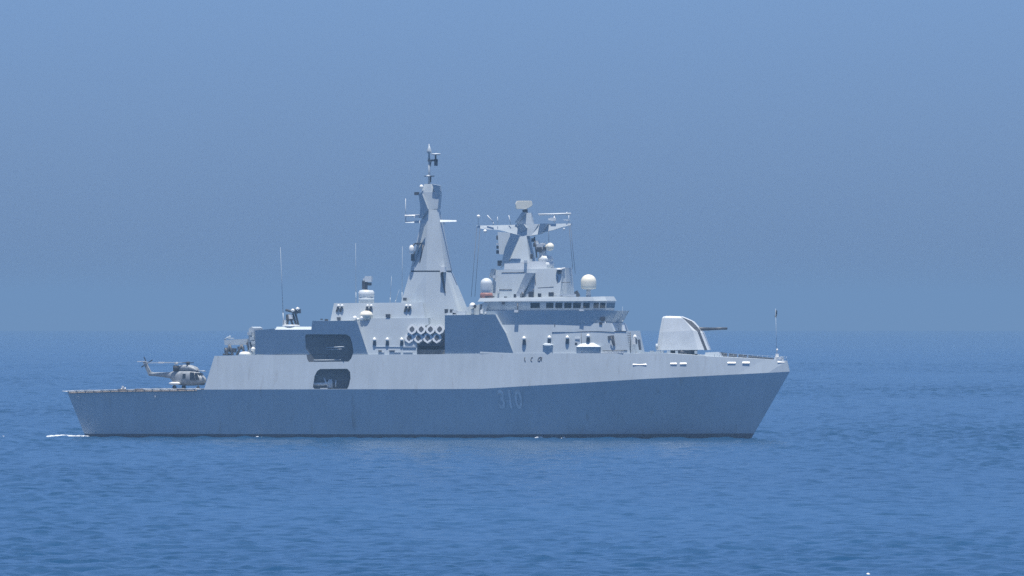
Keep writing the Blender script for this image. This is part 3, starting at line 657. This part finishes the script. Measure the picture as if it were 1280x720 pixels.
m = MB(); m.box(P(697.5, 436.8, -6.6), (.7, .3, .25)); m.box(P(720.3, 430, -6.5), (.4, .3, .45)); m.box(P(706.5, 438.5, -6.65), (.3, .2, .5)); m.tube(P(753, 438.3, -6.6), P(784, 437.9, -6.15), .05); m.tube(P(690, 415, -6.5), P(740, 414.4, -6.16), .06); m.tube(P(740, 414.4, -6.16), P(783, 414, -5.72), .06); m.tube(P(726.5, 415, -6.27), P(727.5, 441, -6.84), .04); m.tube(P(706, 414.3, -6), P(706, 411.5, -6), .1); m.tube(P(693.5, 408.5, -6.4), P(693.5, 404, -6.3), .08); m.box(P(662, 427.5, -6.85), (1.3, .1, .06)); m.each('pipe', DARK, fw2)
m = MB(); m.slab([(767.5, 414), (768.5, 404), (777, 403.5), (779.5, 414)], 1.0, .9); m.each('deck_locker', LITE, SHIP)
m = MB(); m.box(P(771, 411.8, -1.8), (.6, .3, .4)); m.build('locker_box', DARK, SHIP)
m = MB(); m.lathe(P(750, 413.9, -5.0), [(.75, 0), (.7, .5), (.4, .8)], 14); m.box(P(746.5, 411.5, -5.2), (.5, .5, .5)); ac = m.build('autocannon', DARK, SHIP)
m = MB(); m.loft(frus((745, 759, 409), (747, 756, 400), -5.8, -4.4, -5.5, -4.6)); m.box(P(748, 396.5, -5.0), (.9, .7, .9), Matrix.Rotation(R(25), 3, 'Y')); m.box(P(757, 404, -4.6), (1.4, .6, .5), Matrix.Rotation(R(12), 3, 'Y')); m.build('mount', LITE, ac, .04)
m = MB(); m.box(P(753.5, 398.5, -5.6), (.7, .5, .6)); m.box(P(751, 404, -5.9), (.5, .3, .4)); m.tube(P(752, 398, -5), P(743, 392.5, -5.4), .09); m.each('sight', DARK, ac)

# ------------------------------------------------------------------ flight deck edge: folding nets, lights, crewless posts
fdk = MB(); fdk.slab([(86, 489.6, 6.95), (150, 487.6, 7.5), (254, 486.7, 8.0), (254, 486.2, 8.0), (150, 487.1, 7.5), (86, 489.1, 6.95)], 7, 7); fdk = fdk.build('flight_deck', DECK, SHIP)
q = 86.0; i = 0
while q < 250:
    e = min(q + 10.5, 252); ka, kb_ = kn(q), kn(e)
    m = MB(); a0, a1 = P(q + .4, ka[0] - .2, -ka[1]), P(e - .4, kb_[0] - .2, -kb_[1])
    out = Vector((0, -1.15, .10 + .12 * random.random()))
    b0, b1 = a0 + out, a1 + out
    m.path([a0, b0, b1, a1, a0], .05, 5)
    for t in (.2, .4, .6, .8): m.tube(a0.lerp(a1, t), b0.lerp(b1, t), .025, .025, 4)
    for t in (.33, .66): m.tube(a0.lerp(b0, t), a1.lerp(b1, t), .025, .025, 4)
    m.build('safety_net', LITE if i % 3 else WHITE, fdk) if random.random() < .75 else m.build('safety_net', BRASS, fdk)
    q = e; i += 1
m = MB(); ka = kn(84); 
for y in range(-6, 7, 2): m.path([P(84, 489.8, -7) + Vector((0, 7 + y, 0)), P(84, 489.8, -7) + Vector((-1.1, 7 + y, .1)), P(84, 489.8, -7) + Vector((-1.1, 8.8 + y, .1)), P(84, 489.8, -7) + Vector((0, 8.8 + y, 0))], .05, 5)
m.build('stern_net', LITE, fdk)
m = MB(); m.path([P(x, kn(x)[0] + 1.4, -kn(x)[1] - .05) for x in range(86, 254, 8)], .09, 5); m.build('deck_edge_pipe', BRASS, fdk)
m = MB()
for px, h in ((153.5, 4.5), (156.5, 3.2), (152, 2.5)): m.tube(P(px, 487.6, -6.8), P(px, 487.6 - h, -6.8), .12, .1); 
m.box(P(153.5, 483.5, -6.8), (.3, .3, .3)); m.build('deck_light', WHITE, fdk)
m = MB()
for px, w, h in ((203, 24, .3), (226, 10, .35), (180, 8, .25), (243, 12, .3)): m.box(P(px, 486.5, -6.3), (w * KPX, .5, h))
m.each('deck_edge_locker', LITE, fdk)
m = MB()
m.path([P(97, 495, -7.1), P(99.5, 497, -7.05), P(97, 499.5, -6.95)], .08); m.box(P(106, 504, -6.85), (.4, .2, .4)); m.box(P(194, 495.5, -7.75), (.25, .2, .25)); m.each('hull_fitting', LITE, hull)

# ------------------------------------------------------------------ boats in the bays
def rib_boat(px, py, y, length, label, cover):
    o = P(px, py, y); t = empty('inflatable_boat', ship_to_world(o), -YAW); tag(t, label, 'boat')
    m = MB(); L = length / 2
    path = [Vector((-L, -.9, .75)), Vector((L * .35, -.9, .75)), Vector((L * .8, -.5, .9)), Vector((L, 0, 1.0)), Vector((L * .8, .5, .9)), Vector((L * .35, .9, .75)), Vector((-L, .9, .75))]
    for a, b in zip(path, path[1:]): m.tube(a, b, .27, .27, 12)
    for p_ in path[1:-1]: m.lathe(p_, [(.01, -.27), (.19, -.19), (.27, 0), (.19, .19), (.01, .27)], 12)
    m.build('collar', RUBBER if not cover else LITE, t)
    m = MB(); sec = lambda x, w, d: [Vector((x, -w, .7)), Vector((x, 0, .7 - d)), Vector((x, w, .7))]
    m.loft([sec(-L, .85, .6), sec(L * .4, .8, .65), sec(L * .85, .4, .35), sec(L * .98, .05, .05)]); m.build('hull', LITE, t)
    m = MB(); m.box((-L * .15, 0, 1.25), (.7, .7, 1.1)); m.box((-L * .15 + .2, 0, 1.95), (.06, .7, .4)); m.build('console', LITE, t)
    m = MB(); m.box((-L - .1, 0, 1.0), (.45, .5, .8)); m.box((-L - .15, 0, .45), (.2, .15, .7)); m.build('outboard_motor', DARK, t)
    return t
rib_boat(399, 485.8, -6.2, 4.7, 'small grey inflatable boat in the lower side opening of the warship', True)
b2 = rib_boat(402, 450.5, -5.6, 6.0, 'dark inflatable boat stowed in the upper side opening of the warship', False)
m = MB()
m.box(P(388, 474, -6.9), (1.9, .4, 1.15)); m.box(P(389, 469.2, -7.1), (2.0, .35, .12)); m.box(P(397.5, 474.5, -6.8), (.7, .3, 1.0)); m.each('bay_locker', LITE, SHIP)
m = MB()
m.tube(P(405, 472, -6.9), P(410, 484, -6.9), .13); m.tube(P(412, 474, -6.9), P(409, 486, -6.9), .15); m.tube(P(414, 474, -6.9), P(415, 485, -6.9), .17); m.tube(P(420, 475, -6.9), P(419.5, 484, -6.9), .12); m.box(P(413, 480, -6.8), (.6, .3, 1.2)); m.box(P(405, 486, -7.9), (1.2, .3, .25)); m.build('boat_cradle', LITE, SHIP)
m = MB(); m.tube(P(372, 450.5, -7.1), P(426, 450, -7.1), .1); m.tube(P(408, 434.5, -6.9), P(430, 433.5, -8.0), .09); m.tube(P(408, 437, -6.9), P(427, 436.5, -7.6), .06); m.path([P(390, 450, -5), P(390, 424, -5), P(410, 423, -6.4)], .2); m.build('boat_davit', GREY, SHIP)

# ------------------------------------------------------------------ helicopter on the flight deck
HP = ship_to_world(P(235, 486.9, -.5))
HEL = empty('helicopter', HP, -R(33)); tag(HEL, 'pale grey naval helicopter with folded rotor parked on the stern flight deck', 'helicopter')
HEL.scale = (1.18, 1.18, 1.18)
def sect(x, zc, w, h, n=20, e=.75):
    r = []
    for i in range(n):
        t = 2 * math.pi * i / n; c, s = math.cos(t), math.sin(t)
        r.append(Vector((x, w * math.copysign(abs(c) ** e, c), zc + h * math.copysign(abs(s) ** e, s))))
    return r
m = MB(); m.loft([sect(*a) for a in ((2.95, 1.28, .12, .12), (2.85, 1.28, .38, .34), (2.55, 1.3, .66, .55), (2.1, 1.42, .84, .78), (1.5, 1.58, .93, 1.0), (.7, 1.62, .97, 1.08), (-.6, 1.62, .97, 1.08), (-1.7, 1.66, .93, 1.02), (-2.3, 1.8, .72, .8), (-2.9, 1.98, .42, .46), (-4.2, 2.05, .3, .33), (-5.6, 2.1, .24, .27), (-6.5, 2.12, .2, .24))], smooth=True)
fus = m.build('fuselage', HELI, HEL)
m = MB(); m.loft([sect(*a) for a in ((1.75, 2.62, .4, .1), (1.3, 2.85, .62, .3), (.5, 3.0, .7, .42), (-.6, 3.02, .7, .45), (-1.5, 2.95, .6, .42), (-2.1, 2.75, .4, .3))], smooth=True); m.build('engine_cowling', HELI, HEL)
for s in (-1, 1):
    m = MB(); m.tube((-1.2, s * .45, 2.98), (-1.9, s * .85, 2.95), .36, .40, 14); m.build('exhaust', RUBBER, HEL)
    m = MB(); m.loft([[Vector((2.42, s * .80, 1.42)), Vector((1.95, s * .97, 1.3)), Vector((1.72, s * .90, 2.36)), Vector((2.0, s * .72, 2.32))], [Vector((2.3, s * .60, 1.62)), Vector((1.9, s * .7, 1.5)), Vector((1.7, s * .7, 2.35)), Vector((1.9, s * .6, 2.3))]]); m.build('cockpit_window', GLASS, HEL)
    m = MB(); m.loft([[Vector((1.8, s * 1.0, 1.3)), Vector((1.0, s * 1.03, 1.3)), Vector((1.0, s * .96, 2.4)), Vector((1.58, s * .92, 2.4))], [Vector((1.8, s * .7, 1.5)), Vector((1.1, s * .7, 1.5)), Vector((1.1, s * .7, 2.35)), Vector((1.55, s * .7, 2.35))]]); m.build('door_window', GLASS, HEL)
    m = MB(); m.loft([[Vector((.25, s * 1.02, 1.55)), Vector((-.25, s * 1.02, 1.55)), Vector((-.25, s * .98, 2.2)), Vector((.25, s * .98, 2.2))], [Vector((.25, s * .8, 1.55)), Vector((-.25, s * .8, 1.55)), Vector((-.25, s * .8, 2.2)), Vector((.25, s * .8, 2.2))]]); m.build('cabin_window', GLASS, HEL)
    m = MB(); m.loft([[Vector((2.75, s * .05, 1.55)), Vector((2.55, s * .55, 1.6)), Vector((2.0, s * .62, 2.32)), Vector((2.15, s * .05, 2.35))], [Vector((2.5, s * .05, 1.5)), Vector((2.3, s * .5, 1.55)), Vector((1.8, s * .55, 2.2)), Vector((1.9, s * .05, 2.2))]]); m.build('windscreen', GLASS, HEL)
    m = MB(); m.loft([sect(x, .85, w, h, 12) for x, w, h in ((-.5, .1, .08), (-.9, .3, .2), (-1.9, .3, .2), (-2.4, .08, .06))], smooth=True)
    for v in range(len(m.v)): m.v[v] = (m.v[v][0], m.v[v][1] + s * 1.2, m.v[v][2])
    m.build('sponson', WHITE, HEL)
    m = MB(); m.tube((-1.5, s * 1.15 - .1, .3), (-1.5, s * 1.15 + .1, .3), .3, .3, 16); wl = m.build('wheel', RUBBER, HEL)
    m = MB(); m.tube((-1.5, s * 1.15, .3), (-1.4, s * 1.1, .8), .07); m.build('strut', LITE, wl)
m = MB(); m.tube((1.7, -.12, .22), (1.7, .12, .22), .22, .22, 14); wl = m.build('wheel', RUBBER, HEL)
m = MB(); m.tube((1.7, 0, .22), (1.75, 0, .8), .08); m.build('strut', LITE, wl)
m = MB(); m.loft([[Vector((x, -.09, z)) for x, z in ((-6.0, 1.9), (-6.6, 1.9), (-7.6, 3.8), (-7.15, 3.9), (-6.3, 2.5), (-5.6, 2.3))], [Vector((x, .09, z)) for x, z in ((-6.0, 1.9), (-6.6, 1.9), (-7.6, 3.8), (-7.15, 3.9), (-6.3, 2.5), (-5.6, 2.3))]]); m.build('tail_fin', HELI, HEL)
m = MB(); m.box((-7.2, -.8, 3.88), (.62, 1.6, .1)); m.build('tailplane', WHITE, HEL)
m = MB(); m.tube((-7.2, .1, 3.6), (-7.2, .4, 3.6), .12)
for k in range(4):
    t = k * math.pi / 2 + .5; m.box((-7.2 + .55 * math.cos(t), .35, 3.6 + .55 * math.sin(t)), (1.05, .03, .14), Matrix.Rotation(-t, 3, 'Y'))
m.build('tail_rotor', RUBBER, HEL)
m = MB(); m.lathe((0, 0, 3.4), [(.3, 0), (.22, .15), (.35, .28), (.3, .42), (.1, .5)], 14); m.box((0, 0, 3.72), (1.6, .25, .1), Matrix.Rotation(.4, 3, 'Z')); m.box((0, 0, 3.72), (.25, 1.6, .1), Matrix.Rotation(.4, 3, 'Z')); m.build('rotor_hub', RUBBER, HEL)
for y0, y1, x1, z1 in ((-.6, -1.9, -6.3, 3.62), (-.3, -.7, -6.5, 3.75), (.3, .8, -6.5, 3.75), (.6, 2.1, -6.2, 3.62)):
    m = MB(); a, b = Vector((-.5, y0, 3.75)), Vector((x1, y1, z1)); sd = (b - a).cross(Vector((0, 0, 1))).normalized() * .2
    m.loft([[a - sd * .5, a + sd * .5, a + sd * .5 + Vector((0, 0, .06)), a - sd * .5 + Vector((0, 0, .06))], [b - sd, b + sd, b + sd + Vector((0, 0, .05)), b - sd + Vector((0, 0, .05))]]); m.build('rotor_blade', LITE, HEL)
m = MB(); m.tube((2.0, -.3, 2.6), (3.2, -.5, 2.62), .07); m.box((3.0, -.5, 2.55), (.5, .35, .14)); m.build('wire_cutter', GREY, HEL)
m = MB(); m.lathe((2.35, 0, .95), [(.05, -.35), (.4, -.28), (.45, 0), (.3, .1)], 16); m.build('nose_radar', RUBBER, HEL)
m = MB(); m.tube((-2.05, -.2, 3.62), (-2.0, .3, 3.66), .18); m.box((-3.6, -1.35, 3.75), (.8, .35, .2)); m.build('blade_clamp', WHITE, HEL)

# ------------------------------------------------------------------ foam and a float
FOAM = mat('sea_foam', (.62, .66, .69), .7, .08, 2, bump=.4)
def foam(name, spots, label):
    m = MB(); rg = random.Random(11)
    for x0, x1, y0, y1, n, s in spots:
        for i in range(n):
            c = Vector((rg.uniform(x0, x1), rg.uniform(y0, y1), rg.uniform(.02, .2)))
            r = s * rg.uniform(.4, 1.2); k = 9
            prof = [(r * 1.0, -.15), (r * .85, r * .12), (r * .4, r * .24)]
            m.lathe(c, prof, k)
    o = m.build(name, FOAM); tag(o, kind='stuff'); return o
w0 = ship_to_world(P(107, 547, -5)); w0.z = 0
foam('wake_foam', [(w0.x - 5.2, w0.x + .3, w0.y - 2, w0.y + 6, 150, .55), (w0.x - 6.3, w0.x - 4, w0.y - 1, w0.y + 4, 20, .4), (w0.x - 13.8, w0.x - 12.4, w0.y - 1, w0.y + 2, 4, .2)], None)
w1 = ship_to_world(P(672, 547, -6)); w2 = ship_to_world(P(703, 547, -5.5)); w3 = ship_to_world(P(325, 547, -6.8))
foam('side_foam', [(w1.x - .5, w1.x + .5, w1.y - 1.5, w1.y, 10, .4), (w2.x - .4, w2.x + .4, w2.y - 1.5, w2.y, 4, .25), (w3.x - .5, w3.x + .5, w3.y - 1.5, w3.y - .5, 4, .25)], None)
# small float in the foreground
dist = 1.0
ang = (716 - 360) * KPX / D - (ZC - CAMH) / D
dfl = CAMH / ang
fl = empty('float', (CX + (1085 - 640) * KPX * dfl / D, -D + dfl, -.45)); tag(fl, 'tiny white float bobbing on the open water near the bottom of the view', 'float')
m = MB(); m.lathe((0, 0, .1), [(.05, -.2), (.2, -.12), (.26, .05), (.2, .22), (.08, .32), (.03, .34)], 16); m.build('ball', WHITE, fl)
m = MB(); m.lathe((0, 0, .1), [(.27, .0), (.275, .04), (.27, .08)], 16); m.build('band', DARK, fl)
